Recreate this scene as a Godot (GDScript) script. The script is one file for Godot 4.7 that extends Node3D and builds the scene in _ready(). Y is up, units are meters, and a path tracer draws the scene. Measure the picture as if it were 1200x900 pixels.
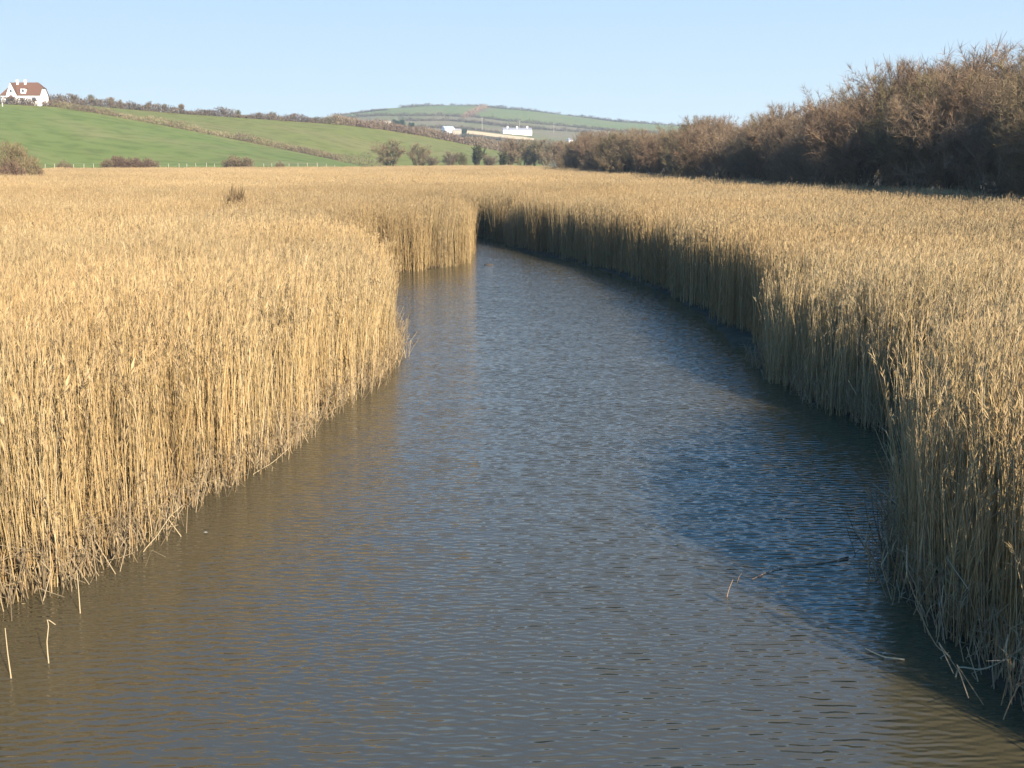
extends Node3D

# A tidal creek winding through a winter reed bed, seen from a footbridge.
# 1 unit = 1 m, y up, water level y = 0, the viewer looks along -z.

const FOCAL := 1236.0
const EYE_HEIGHT := 4.6
const HORIZON := 186.0
var pitch := atan((450.0 - HORIZON) / FOCAL)
var eye := Vector3(0, EYE_HEIGHT, 0)

var used := {}
var rng := RandomNumberGenerator.new()
var lumps := FastNoiseLite.new()

# ---------------------------------------------------------------- survey helpers
func sight(px: float, py: float) -> Vector3:
	return Vector3((px - 600.0) / FOCAL, -(py - 450.0) / FOCAL, -1.0).rotated(Vector3.RIGHT, -pitch)

func on_level(px: float, py: float, level := 0.0) -> Vector3:
	var v := sight(px, py)
	return eye + v * ((level - EYE_HEIGHT) / v.y)

func at(px: float, py: float, distance: float) -> Vector3:
	var v := sight(px, py)
	return eye + v * (distance / Vector2(v.x, v.z).length())

func bearing_px(x: float, z: float) -> float:
	return 600.0 + FOCAL * x / maxf(-z, 0.01) / cos(pitch)

func along(table: Array, x: float, column := 1) -> float:
	var last := table.size() - 1
	if x <= table[0][0]:
		return table[0][column]
	for i in last:
		if x < table[i + 1][0]:
			return lerpf(table[i][column], table[i + 1][column], (x - table[i][0]) / (table[i + 1][0] - table[i][0]))
	return table[last][column]

# ---------------------------------------------------------------- naming helpers
func unique(called: String) -> String:
	var n: int = used.get(called, 0)
	used[called] = n + 1
	return called if n == 0 else "%s_%03d" % [called, n]

func tag(o: Node, label := "", category := "", group := "", kind := "") -> Node:
	if label: o.set_meta("label", label)
	if category: o.set_meta("category", category)
	if group: o.set_meta("group", group)
	if kind: o.set_meta("kind", kind)
	return o

func thing(called: String, where: Vector3, label: String, category: String, group := "", turn := 0.0) -> Node3D:
	var o := Node3D.new()
	o.name = unique(called)
	add_child(o)
	o.position = where
	o.rotation.y = turn
	tag(o, label, category, group)
	return o

func piece(called: String, mesh: Mesh, material: Material, parent: Node) -> MeshInstance3D:
	var o := MeshInstance3D.new()
	o.name = unique(called) if parent == self else called
	o.mesh = mesh
	o.material_override = material
	parent.add_child(o, true)
	return o

# ---------------------------------------------------------------- mesh buffer
class Buf:
	var v := PackedVector3Array()
	var c := PackedColorArray()
	func tri(a: Vector3, b: Vector3, d: Vector3, col: Color) -> void:
		v.append(a); v.append(b); v.append(d)
		c.append(col); c.append(col); c.append(col)
	func quad(a: Vector3, b: Vector3, d: Vector3, e: Vector3, col: Color) -> void:
		tri(a, b, d, col); tri(a, d, e, col)
	func tube(pts: Array, radii: Array, sides: int, col: Color, cap := false) -> void:
		var rings := []
		var side := Vector3.RIGHT
		for i in pts.size():
			var t: Vector3 = (pts[mini(i + 1, pts.size() - 1)] - pts[maxi(i - 1, 0)]).normalized()
			side = (side - t * side.dot(t))
			if side.length() < 0.01: side = t.cross(Vector3(0.3, 0.2, 0.9))
			side = side.normalized()
			var up := t.cross(side)
			var ring := []
			for k in sides:
				var a := TAU * k / sides
				ring.append(pts[i] + (side * cos(a) + up * sin(a)) * radii[i])
			rings.append(ring)
		for i in pts.size() - 1:
			for k in sides:
				var m := (k + 1) % sides
				quad(rings[i][k], rings[i][m], rings[i + 1][m], rings[i + 1][k], col)
		if cap:
			for k in range(1, sides - 1):
				tri(rings[-1][0], rings[-1][k], rings[-1][k + 1], col)
				tri(rings[0][0], rings[0][k + 1], rings[0][k], col)
	func box(lo: Vector3, hi: Vector3, col: Color) -> void:
		var p := func(i: int) -> Vector3: return Vector3(hi.x if i & 1 else lo.x, hi.y if i & 2 else lo.y, hi.z if i & 4 else lo.z)
		for f in [[0, 1, 3, 2], [4, 6, 7, 5], [0, 4, 5, 1], [2, 3, 7, 6], [0, 2, 6, 4], [1, 5, 7, 3]]:
			quad(p.call(f[0]), p.call(f[1]), p.call(f[2]), p.call(f[3]), col)
	func mesh() -> ArrayMesh:
		var a := []
		a.resize(Mesh.ARRAY_MAX)
		a[Mesh.ARRAY_VERTEX] = v
		a[Mesh.ARRAY_COLOR] = c
		var m := ArrayMesh.new()
		m.add_surface_from_arrays(Mesh.PRIMITIVE_TRIANGLES, a)
		return m

func grid_mesh(cols: int, rows: int, pts: PackedVector3Array, colors := PackedColorArray()) -> ArrayMesh:
	var index := PackedInt32Array()
	for j in rows - 1:
		for i in cols - 1:
			var k := j * cols + i
			index.append_array([k, k + cols, k + 1, k + 1, k + cols, k + cols + 1])
	var normals := PackedVector3Array()
	normals.resize(pts.size())
	for j in rows:
		for i in cols:
			var dx := pts[j * cols + mini(i + 1, cols - 1)] - pts[j * cols + maxi(i - 1, 0)]
			var dz := pts[mini(j + 1, rows - 1) * cols + i] - pts[maxi(j - 1, 0) * cols + i]
			var n := dx.cross(dz).normalized()
			normals[j * cols + i] = n if n.y > 0 else -n
	var a := []
	a.resize(Mesh.ARRAY_MAX)
	a[Mesh.ARRAY_VERTEX] = pts
	a[Mesh.ARRAY_NORMAL] = normals
	if colors.size(): a[Mesh.ARRAY_COLOR] = colors
	a[Mesh.ARRAY_INDEX] = index
	var m := ArrayMesh.new()
	m.add_surface_from_arrays(Mesh.PRIMITIVE_TRIANGLES, a)
	return m

# ---------------------------------------------------------------- materials
func lin(r: float, g: float, b: float) -> Color:
	return Color(r, g, b).linear_to_srgb()

func mottle(freq: float, lo: Color, hi: Color, seed_: int, octaves := 5) -> NoiseTexture2D:
	var n := FastNoiseLite.new()
	n.noise_type = FastNoiseLite.TYPE_SIMPLEX_SMOOTH
	n.frequency = freq
	n.fractal_octaves = octaves
	n.seed = seed_
	var g := Gradient.new()
	g.set_color(0, lo.linear_to_srgb()); g.set_color(1, hi.linear_to_srgb())
	var t := NoiseTexture2D.new()
	t.width = 512; t.height = 512; t.seamless = true; t.noise = n; t.color_ramp = g
	return t

func plain(color: Color, rough := 0.85) -> StandardMaterial3D:
	var m := StandardMaterial3D.new()
	m.albedo_color = color.linear_to_srgb()
	m.roughness = rough
	m.cull_mode = BaseMaterial3D.CULL_DISABLED
	return m

func dyed(rough := 0.8, through := 0.0) -> StandardMaterial3D:
	var m := StandardMaterial3D.new()
	m.vertex_color_use_as_albedo = true
	m.albedo_color = lin(0.77, 0.77, 0.77)
	m.roughness = rough
	m.metallic_specular = 0.3
	m.cull_mode = BaseMaterial3D.CULL_DISABLED
	if through > 0.0:
		m.backlight_enabled = true
		m.backlight = Color(through, through, through)
	return m

func soil(base: Color, tex: Texture2D, per_metre: float, rough := 0.95) -> StandardMaterial3D:
	var m := StandardMaterial3D.new()
	m.albedo_color = (base * 0.77).linear_to_srgb()
	m.albedo_texture = tex
	m.uv1_triplanar = true
	m.uv1_world_triplanar = true
	m.uv1_scale = Vector3.ONE * per_metre
	m.roughness = rough
	m.metallic_specular = 0.2
	m.vertex_color_use_as_albedo = true
	return m

# ---------------------------------------------------------------- the lie of the land
# distance from the viewer at which the reed bed ends, by bearing
var reed_end := [[-600, 170], [-100, 190], [60, 245], [150, 256], [400, 262], [480, 300], [600, 318], [640, 280], [655, 240], [700, 178], [750, 150], [800, 129], [850, 114], [900, 101], [950, 92], [1000, 84], [1100, 73], [1200, 63], [1400, 52], [1900, 45]]
var hedge_line := [[-600, 92, 410], [-200, 108, 390], [0, 121, 380], [60, 124, 378], [110, 131, 372], [200, 148, 364], [300, 168, 354], [400, 189, 346], [450, 197, 350], [1900, 197, 350]]
var field_top := [[-600, 88, 460], [-200, 104, 440], [0, 120, 430], [80, 121, 430], [100, 123, 432], [200, 132, 440], [300, 139, 450], [400, 146, 465], [450, 152, 480], [500, 160, 495], [550, 170, 505], [590, 178, 515], [640, 187, 520], [700, 192, 520], [1900, 192, 520]]
var valley := [[-600, 100, 620], [0, 128, 640], [300, 150, 650], [400, 158, 650], [500, 170, 650], [600, 180, 650], [700, 183, 650], [1900, 183, 650]]
var slope_foot := [[-600, 120, 950], [300, 150, 950], [400, 150, 950], [500, 154, 950], [600, 162, 950], [650, 167, 950], [700, 170, 950], [800, 172, 950], [1900, 175, 950]]
var slope_mid := [[-600, 130, 1250], [300, 146, 1250], [390, 140, 1250], [450, 135.5, 1250], [500, 136, 1250], [560, 138, 1250], [600, 142, 1250], [650, 148, 1250], [700, 152, 1250], [750, 156, 1250], [800, 159, 1250], [1900, 168, 1250]]
var crest := [[-600, 145, 1500], [300, 144, 1500], [380, 139.5, 1500], [420, 131.5, 1500], [450, 127.5, 1500], [490, 124.5, 1500], [530, 123.8, 1500], [560, 124.4, 1500], [600, 127.5, 1500], [640, 132.5, 1500], [680, 137.5, 1500], [720, 142, 1500], [760, 145.5, 1500], [800, 148, 1500], [900, 153, 1500], [1200, 160, 1500], [1900, 165, 1500]]

func height_of(line: Array, px: float) -> float:
	return at(px, along(line, px, 1), along(line, px, 2)).y

func profile(px: float) -> Array:
	var e := along(reed_end, px)
	var low := clampf((440.0 - px) / 60.0, 0.0, 1.0)
	return [[e - 2.0, 0.15], [e + 5.0, lerpf(0.5, 2.5, low)], [along(hedge_line, px, 2), maxf(height_of(hedge_line, px), 0.9)], [along(field_top, px, 2), maxf(height_of(field_top, px), 1.2)],
		[along(valley, px, 2), height_of(valley, px)], [along(slope_foot, px, 2), height_of(slope_foot, px)], [along(slope_mid, px, 2), height_of(slope_mid, px)], [along(crest, px, 2), height_of(crest, px)],
		[2200.0, 22.0], [5200.0, 18.0]]

func land(px: float, distance: float) -> Vector3:
	var p := profile(px)
	var h: float = p[0][1]
	for i in p.size() - 1:
		if distance >= p[i][0]:
			h = lerpf(p[i][1], p[i + 1][1], clampf((distance - p[i][0]) / (p[i + 1][0] - p[i][0]), 0, 1))
	var w := at(px, HORIZON, distance)
	w.y = h
	return w

func land_strip(called: String, first: int, last: int, rows_each: int, material: Material, colour: Callable) -> void:
	var cols := 250
	var pts := PackedVector3Array()
	var cl := PackedColorArray()
	var rows := (last - first) * rows_each + 1
	for j in rows:
		var seg := mini(first + j / rows_each, last - 1)
		var t := (j - (seg - first) * rows_each) / float(rows_each)
		for i in cols:
			var px := lerpf(-600.0, 1900.0, i / float(cols - 1))
			var p := profile(px)
			var d := lerpf(p[seg][0], p[seg + 1][0], t)
			var w := at(px, HORIZON, d)
			w.y = lerpf(p[seg][1], p[seg + 1][1], t)
			if t > 0.01 and t < 0.99: w.y += lumps.get_noise_2d(w.x * 0.4, w.z * 0.4) * d * 0.0012
			pts.append(w)
			cl.append(colour.call(px, seg + t, w))
	var o := piece(called, grid_mesh(cols, rows, pts, cl), material, self)
	tag(o, "", "", "", "structure")

# ---------------------------------------------------------------- the river
var shore := PackedVector2Array()
var sd_w := 145
var sd_h := 345
var sd := PackedFloat32Array()

func survey_river() -> void:
	var left := [[-420, 1010], [-150, 800], [0, 703], [60, 683], [130, 655], [200, 602], [290, 550], [370, 490], [430, 450], [452, 425], [458, 404], [440, 372], [400, 345], [400, 328], [440, 321], [480, 318], [518, 314], [544, 309], [552, 299], [549, 290], [545, 284], [480, 281], [380, 280]]
	var right := [[380, 276], [480, 277], [570, 279], [596, 285], [606, 293], [645, 301], [700, 315], [760, 336], [810, 362], [850, 397], [900, 440], [960, 478], [1020, 502], [1085, 522], [1098, 548], [1062, 585], [1036, 620], [1034, 655], [1060, 705], [1130, 775], [1200, 835], [1290, 930]]
	for group in [left, right]:
		for p in group:
			var w := on_level(p[0], p[1])
			shore.append(Vector2(w.x, w.z))
	shore.append(Vector2(4.7, 9.0))
	shore.append(Vector2(-6.5, 9.0))
	sd.resize(sd_w * sd_h)
	var n := shore.size()
	for j in sd_h:
		for i in sd_w:
			var p := Vector2(-18.0 + i * 0.25, 9.0 - j * 0.25)
			var best := 1e9
			for k in n:
				var a := shore[k]
				var ab := shore[(k + 1) % n] - a
				var t := clampf((p - a).dot(ab) / ab.length_squared(), 0.0, 1.0)
				best = minf(best, (a + ab * t).distance_squared_to(p))
			best = sqrt(best)
			sd[j * sd_w + i] = -best if Geometry2D.is_point_in_polygon(p, shore) else best

func bank(x: float, z: float) -> float:   # metres inland of the water's edge, negative on the water
	var u := (x + 18.0) / 0.25
	var w := (9.0 - z) / 0.25
	if u < 0 or w < 0 or u >= sd_w - 1 or w >= sd_h - 1:
		return 9.0
	var i := int(u)
	var j := int(w)
	var k := j * sd_w + i
	return lerpf(lerpf(sd[k], sd[k + 1], u - i), lerpf(sd[k + sd_w], sd[k + sd_w + 1], u - i), w - j)

func mud_height(x: float, z: float) -> float:
	var s := bank(x, z)
	var rough := lumps.get_noise_2d(x * 14.0, z * 14.0) * 0.05 + lumps.get_noise_2d(x * 50.0, z * 50.0) * 0.025
	if s < 0.0:
		return maxf(-0.9, s * 0.45) - 0.01 + rough * 0.3
	return minf(0.17, s * 0.2) + rough - 0.01

func ripple_map() -> ImageTexture:
	var size := 512
	var tile := 3.8
	var waves := []
	var r := RandomNumberGenerator.new()
	r.seed = 41
	while waves.size() < 46:
		var lam := 0.05 + 0.105 * pow(r.randf(), 1.3)
		var ang := r.randfn(0.0, 0.24) + 0.05
		var kx := roundi(tile / lam * sin(ang))
		var kz := roundi(tile / lam * cos(ang))
		waves.append([kx, kz, r.randf() * TAU, 0.027 * (0.6 + 0.8 * r.randf())])
	var sx := PackedFloat32Array()
	var sz := PackedFloat32Array()
	sx.resize(size * size); sz.resize(size * size)
	var ca := PackedFloat32Array(); var sa := PackedFloat32Array()
	ca.resize(size); sa.resize(size)
	for w in waves:
		var kx: float = w[0]
		var kz: float = w[1]
		var ux := kx / sqrt(kx * kx + kz * kz) * float(w[3])
		var uz := kz / sqrt(kx * kx + kz * kz) * float(w[3])
		for i in size:
			ca[i] = cos(TAU * kx * i / size + w[2])
			sa[i] = sin(TAU * kx * i / size + w[2])
		for j in size:
			var cb := cos(TAU * kz * j / size)
			var sb := sin(TAU * kz * j / size)
			var o := j * size
			for i in size:
				var g := ca[i] * cb - sa[i] * sb
				sx[o + i] += ux * g
				sz[o + i] += uz * g
	var data := PackedFloat32Array()
	data.resize(size * size * 3)
	for k in size * size:
		var n := Vector3(-sx[k], sz[k], 1.0).normalized()
		data[k * 3] = n.x * 0.5 + 0.5
		data[k * 3 + 1] = n.y * 0.5 + 0.5
		data[k * 3 + 2] = n.z * 0.5 + 0.5
	return ImageTexture.create_from_image(Image.create_from_data(size, size, false, Image.FORMAT_RGBF, data.to_byte_array()))

func build_river() -> void:
	var m := StandardMaterial3D.new()
	m.albedo_color = lin(0.053, 0.045, 0.025)
	m.roughness = 0.07
	m.metallic_specular = 0.5
	m.normal_enabled = true
	m.normal_texture = ripple_map()
	m.uv1_triplanar = true
	m.uv1_world_triplanar = true
	m.uv1_scale = Vector3.ONE / 3.8
	var r := RandomNumberGenerator.new()
	r.seed = 9
	var waves := []
	for k in 14:
		var lam := 0.28 + 0.75 * r.randf()
		var ang := r.randfn(0.05, 0.45)
		waves.append([TAU / lam * sin(ang), TAU / lam * cos(ang), r.randf() * TAU, lam / TAU * 0.008])
	var cols := 180
	var zs := []
	var z := 9.0
	while z > -76.0:
		zs.append(z)
		z -= 0.07 if z < -5.0 and z > -30.0 else 0.14 if z > -50.0 else 0.4
	var pts := PackedVector3Array()
	for zz in zs:
		for i in cols:
			var x := lerpf(-17.5, 17.5, i / float(cols - 1))
			var y := 0.0
			if absf(x) < 9.0:
				var gust := 0.55 + 0.9 * clampf(0.5 + lumps.get_noise_2d(x * 5.0, zz * 2.5), 0.0, 1.0)
				for w in waves:
					y += w[3] * sin(w[0] * x + w[1] * zz + w[2])
				y *= gust
			pts.append(Vector3(x, y, zz))
	var o := piece("river_water", grid_mesh(cols, zs.size(), pts), m, self)
	tag(o, "rippled brown and blue water of the winding creek", "", "", "structure")

func build_marsh() -> void:
	var pts := PackedVector3Array()
	var cl := PackedColorArray()
	for j in sd_h:
		for i in sd_w:
			var x := -18.0 + i * 0.25
			var z := 9.0 - j * 0.25
			pts.append(Vector3(x, mud_height(x, z), z))
			var wet := 0.75 + 0.5 * lumps.get_noise_2d(x * 30.0, z * 30.0)
			cl.append(Color(wet, wet, wet))
	var mud := soil(Color(0.10, 0.082, 0.058), mottle(0.02, Color(0.55, 0.5, 0.45), Color(1.1, 1.05, 1.0), 3), 0.4, 0.75)
	tag(piece("mud_bank", grid_mesh(sd_w, sd_h, pts, cl), mud, self), "dark wet mud of the creek bed and banks", "", "", "structure")
	var b := Buf.new()
	var white := Color.WHITE
	var y := 0.1
	var x0 := -18.0
	var x1 := 18.0
	var z0 := 9.0
	var z1 := 9.0 - (sd_h - 1) * 0.25
	for r in [[-6000, x0, -6000, 6000], [x1, 6000, -6000, 6000], [x0, x1, -6000, z1], [x0, x1, z0, 6000]]:
		b.quad(Vector3(r[0], y, r[2]), Vector3(r[1], y, r[2]), Vector3(r[1], y, r[3]), Vector3(r[0], y, r[3]), white)
	var litter := soil(Color(0.2, 0.15, 0.085), mottle(0.02, Color(0.6, 0.55, 0.5), Color(1.2, 1.15, 1.1), 5), 0.2)
	tag(piece("marsh_ground", b.mesh(), litter, self), "flat marsh ground under the reeds", "", "", "structure")

# ---------------------------------------------------------------- reeds
var straw := [Color(0.440, 0.321, 0.154), Color(0.470, 0.352, 0.182), Color(0.400, 0.286, 0.131), Color(0.490, 0.383, 0.228), Color(0.360, 0.240, 0.108), Color(0.420, 0.306, 0.148)]
var sheath := [Color(0.440, 0.321, 0.160), Color(0.400, 0.286, 0.137), Color(0.360, 0.245, 0.114), Color(0.300, 0.194, 0.097), Color(0.430, 0.326, 0.182)]
var feather := [Color(0.400, 0.296, 0.160), Color(0.440, 0.332, 0.177), Color(0.360, 0.255, 0.137)]

func reed_stem(b: Buf, r: RandomNumberGenerator, base: Vector3, tall: float, thick: float, low: float, segs: int, lean_: float) -> Array:
	var lean := Vector3(r.randfn(0.0, lean_), 0, r.randfn(0.0, lean_))
	var bend := Vector3(r.randfn(0.03, 0.05), 0, r.randfn(0.0, 0.05))
	var pts := []
	var rad := []
	for k in segs + 1:
		var t := lerpf(low, 1.0, k / float(segs))
		pts.append(base + Vector3(0, tall * t, 0) + lean * tall * t + bend * tall * t * t)
		rad.append(thick * lerpf(1.0, 0.5, t))
	var col: Color = straw[r.randi() % straw.size()] * r.randf_range(0.88, 1.1)
	b.tube(pts, rad, 3, col)
	return pts

func reed_leaf(b: Buf, r: RandomNumberGenerator, p: Vector3, long: float, wide: float) -> void:
	var a := r.randf() * TAU
	var out := Vector3(cos(a), 0, sin(a))
	var side := Vector3(-sin(a), 0, cos(a)) * wide
	var open := absf(r.randfn(0.0, 0.28)) + 0.06
	var q := p + (out * open + Vector3.UP).normalized() * long * 0.5
	var e := q + (out * open * 2.2 + Vector3.UP * r.randf_range(0.3, 1.0)).normalized() * long * 0.5
	var col: Color = sheath[r.randi() % sheath.size()] * r.randf_range(0.9, 1.1)
	b.quad(p - side * 0.5, p + side * 0.5, q + side, q - side, col)
	b.tri(q - side, q + side, e, col)

func reed_plume(b: Buf, r: RandomNumberGenerator, p: Vector3, long: float, wide: float, n: int) -> void:
	var col: Color = feather[r.randi() % feather.size()] * r.randf_range(0.85, 1.15)
	var drift := Vector3(r.randfn(0.16, 0.12), 0, r.randfn(0.0, 0.12))
	for k in n:
		var t := k / float(n)
		var s := p + (Vector3.UP + drift * t) * long * t * 0.6
		var d := (Vector3.UP * r.randf_range(0.6, 1.2) + drift * 1.6 + Vector3(r.randfn(0, 0.14), 0, r.randfn(0, 0.14))).normalized()
		var a := r.randf() * TAU
		var side := d.cross(Vector3(cos(a), 0.2, sin(a))).normalized() * wide
		var l := long * r.randf_range(0.35, 0.6)
		b.quad(s, s + d * l * 0.5 + side, s + d * l, s + d * l * 0.5 - side, col)

func reed_tuft(seed_: int, n: int, radius: float, tall: float, thick: float, low: float, segs: int, leaves: int, leaf_w: float, plume_w: float, plume_n: int) -> ArrayMesh:
	var r := RandomNumberGenerator.new()
	r.seed = seed_
	var b := Buf.new()
	for k in n:
		var a := r.randf() * TAU
		var q := sqrt(r.randf()) * radius
		var h := tall * clampf(r.randfn(0.95, 0.1), 0.55, 1.12)
		var pts := reed_stem(b, r, Vector3(cos(a) * q, -0.15, sin(a) * q), h, thick * r.randf_range(0.8, 1.2), low, segs, 0.028)
		for j in leaves:
			var t := r.randf_range(maxf(low + 0.05, 0.12), 0.97)
			var u := (t - low) / (1.0 - low) * segs
			var i := mini(int(u), segs - 1)
			reed_leaf(b, r, pts[i].lerp(pts[i + 1], u - i), r.randf_range(0.16, 0.34), leaf_w * r.randf_range(0.7, 1.2))
		if low == 0.0:
			for j in 4:   # old brown leaf sheaths still wrapped round the lower stem
				var u := r.randf_range(0.06, 0.55) * segs
				reed_leaf(b, r, pts[int(u)].lerp(pts[int(u) + 1], u - int(u)), r.randf_range(0.12, 0.28), leaf_w * 1.1)
		if r.randf() < 0.7:
			reed_plume(b, r, pts[segs], r.randf_range(0.16, 0.26), plume_w, plume_n)
	return b.mesh()

var bed_noise := FastNoiseLite.new()

func bed_tint(x: float, z: float, r: RandomNumberGenerator) -> Color:
	var a := bed_noise.get_noise_2d(x * 1.0, z * 1.0)
	var c := bed_noise.get_noise_2d(x * 6.0 + 200.0, z * 6.0)
	var d := bed_noise.get_noise_2d(x * 0.25 - 90.0, z * 0.25)
	var v := 1.0 + 0.2 * a + 0.12 * c + 0.2 * d + r.randfn(0.0, 0.05)
	var red := bed_noise.get_noise_2d(x * 1.6 + 500.0, z * 1.6)
	return Color(v * (1.0 + 0.04 * red), v * (1.0 - 0.02 * red), v * (1.0 - 0.10 * red))

func scatter(parent: Node, meshes: Array, places: Array, tints: Array, material: Material) -> void:
	for k in meshes.size():
		var mine := []
		for i in range(k, places.size(), meshes.size()):
			mine.append(i)
		if mine.is_empty(): continue
		var mm := MultiMesh.new()
		mm.transform_format = MultiMesh.TRANSFORM_3D
		mm.use_colors = true
		mm.mesh = meshes[k]
		mm.instance_count = mine.size()
		for i in mine.size():
			mm.set_instance_transform(i, places[mine[i]])
			mm.set_instance_color(i, tints[mine[i]])
		var o := MultiMeshInstance3D.new()
		o.name = "reeds"
		o.multimesh = mm
		o.material_override = material
		parent.add_child(o, true)
		tag(o, "", "", "", "stuff")

func build_reeds() -> void:
	var near_m := []
	var mid_m := []
	var far_m := []
	for k in 12:
		near_m.append(reed_tuft(100 + k, 12, 0.19, 2.35, 0.005, 0.0, 3, 6, 0.0038, 0.004, 8))
	for k in 10:
		mid_m.append(reed_tuft(200 + k, 26, 0.40, 2.35, 0.0068, 0.0, 2, 6, 0.0058, 0.0065, 5))
	for k in 8:
		far_m.append(reed_tuft(300 + k, 64, 1.1, 2.35, 0.013, 0.35, 1, 4, 0.013, 0.015, 3))
	var mat := dyed(0.75, 0.1)
	var beds := [
		["dense golden reed bed on the left bank of the creek", [], [], [], [], [], []],
		["golden reed bed on the right bank with its creek side in shadow", [], [], [], [], [], []],
		["pale tan reed bed stretching flat to the far fields and trees", [], [], [], [], [], []]]
	var r := RandomNumberGenerator.new()
	r.seed = 77
	# near and middle ground
	for zone in [[0.0, 30.0, 0.225, 0], [30.0, 85.0, 0.40, 1], [85.0, 330.0, 0.95, 2]]:
		var step: float = zone[2]
		var z := -1.0
		if zone[3] > 0: z = -float(zone[0]) * 0.86
		while z > -float(zone[1]) - 1.0:
			var half := 0.50 * -z + (4.6 if zone[3] == 0 else 5.0 if zone[3] == 1 else 12.0)
			var x := -half
			while x < half:
				var px := x + r.randf_range(-0.5, 0.5) * step
				var pz := z + r.randf_range(-0.5, 0.5) * step
				x += step
				var d := Vector2(px, pz).length()
				if d < zone[0] or d >= zone[1] or (pz > -6.2 and (px < 0.0 or pz > -2.5)): continue
				var col := bearing_px(px, pz)
				if d > along(reed_end, col): continue
				var s := 9.0
				var tall := 1.0
				if d < 95.0:
					s = bank(px, pz)
					if s < -0.35: continue
					if px > 2.0 and pz > -7.2 and px < 4.4 + 0.6 * (pz + 7.2) + r.randf() * 1.7: continue
					# the left margin stands in the water and thins out, the right one has bare mud below it
					var left_side := px < 0.0
					var edge := 0.16 + 0.3 * lumps.get_noise_2d(px * 22.0, pz * 22.0) if left_side else 0.38 if d < 16.0 else 0.2 if d < 24.0 else 0.55
					if not left_side and d >= 24.0 and d < 52.0: edge = 0.35 + 0.5 * clampf(0.5 + lumps.get_noise_2d(px * 9.0, pz * 9.0), 0, 1)
					if s < edge - r.randf() * 0.3: continue
				# a sallow bush stands in a small gap of the bed
				if absf(px - gap.x) < 0.75 and pz > gap.z - 0.6 and pz < gap.z + 2.2: continue
				tall *= 1.0 + 0.09 * bed_noise.get_noise_2d(px * 2.0, pz * 2.0) + 0.06 * bed_noise.get_noise_2d(px * 9.0, pz * 9.0)
				if s < 0.5: tall *= r.randf_range(0.86, 1.0)
				if px > 2.0 and d < 24.0 and s < 3.0: tall *= r.randf_range(lerpf(0.62, 0.95, s / 3.0), 1.06)
				var g := mud_height(px, pz) if d < 85.0 and absf(px) < 17.5 else 0.1
				if px > 2.0 and pz > -8.5: tall *= r.randf_range(0.6, 1.0)
				var basis := Basis(Vector3.UP, r.randfn(0.0, 0.5) + (PI if r.randf() < 0.2 else 0.0)).scaled(Vector3(1, tall * r.randf_range(0.94, 1.06), 1))
				if px > 2.0 and d < 18.0 and s < 1.6: basis = Basis(Vector3.BACK, r.randf_range(-0.02, 0.16)) * basis
				var which := 2 if d >= 68.0 else 0 if px < creek_middle(pz) else 1
				if which == 1 and s < 2.2 and zone[3] < 2:   # the right margin is closer grown
					beds[which][1 + zone[3]].append(Transform3D(Basis(Vector3.UP, r.randf() * TAU) * basis, Vector3(px + r.randf_range(0.0, 0.3), g, pz + r.randf_range(-0.2, 0.2))))
					beds[which][4 + zone[3]].append(bed_tint(px, pz, r))
				beds[which][1 + zone[3]].append(Transform3D(basis, Vector3(px, g - (0.1 if s < 0 else 0.0), pz)))
				beds[which][4 + zone[3]].append(bed_tint(px, pz, r))
			z -= step
	var mess := []
	for k in 6: mess.append(broken_tuft(400 + k))
	var mess_at := [[], []]
	var mess_tint := [[], []]
	while mess_at[0].size() + mess_at[1].size() < 1500:
		var z := -r.randf_range(7.0, 34.0)
		var x := r.randf_range(-9.0, 7.0)
		var s := bank(x, z)
		if s < -0.2 or s > 0.9: continue
		if x > 2.0 and (z < -24.0 or s < 0.05): continue
		var side := 0 if x < creek_middle(z) else 1
		mess_at[side].append(Transform3D(Basis(Vector3.UP, r.randf() * TAU), Vector3(x, maxf(mud_height(x, z), -0.05), z)))
		var v := r.randf_range(0.75, 1.15)
		mess_tint[side].append(Color(v, v, v))
	for bed in beds:
		var o := Node3D.new()
		o.name = unique("reed_bed")
		add_child(o)
		tag(o, bed[0], "reeds", "", "stuff")
		var sets := [near_m, mid_m, far_m]
		for k in 3:
			scatter(o, sets[k], bed[1 + k], bed[4 + k], mat)
		if not mess_at.is_empty():
			scatter(o, mess, mess_at.pop_front(), mess_tint.pop_front(), mat)

func broken_tuft(seed_: int) -> ArrayMesh:
	# short, snapped and leaning bleached stems with litter between them
	var r := RandomNumberGenerator.new()
	r.seed = seed_
	var b := Buf.new()
	for k in 7:
		var p := Vector3(r.randfn(0, 0.14), -0.12, r.randfn(0, 0.14))
		var d := Vector3(r.randfn(0, 0.28), 1.0, r.randfn(0, 0.28)).normalized()
		var h := r.randf_range(0.25, 1.0)
		var col := Color(0.43, 0.35, 0.23).lerp(Color(0.26, 0.19, 0.11), r.randf())
		var knee := p + d * h * r.randf_range(0.5, 1.0)
		var tip := knee + Vector3(r.randfn(0, 0.5), r.randf_range(-0.7, 0.7), r.randfn(0, 0.5)) * h * 0.45
		b.tube([p, knee, tip], [0.0055, 0.005, 0.0035], 3, col)
	for k in 9:
		reed_leaf(b, r, Vector3(r.randfn(0, 0.16), r.randf_range(0.0, 0.35), r.randfn(0, 0.16)), r.randf_range(0.15, 0.3), 0.006)
	return b.mesh()

var gap := Vector3.ZERO

func creek_middle(z: float) -> float:
	return along([[-70, -1.0], [-55, -1.6], [-45, -1.2], [-25, 0.0], [0, 0.0]], z)

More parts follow.
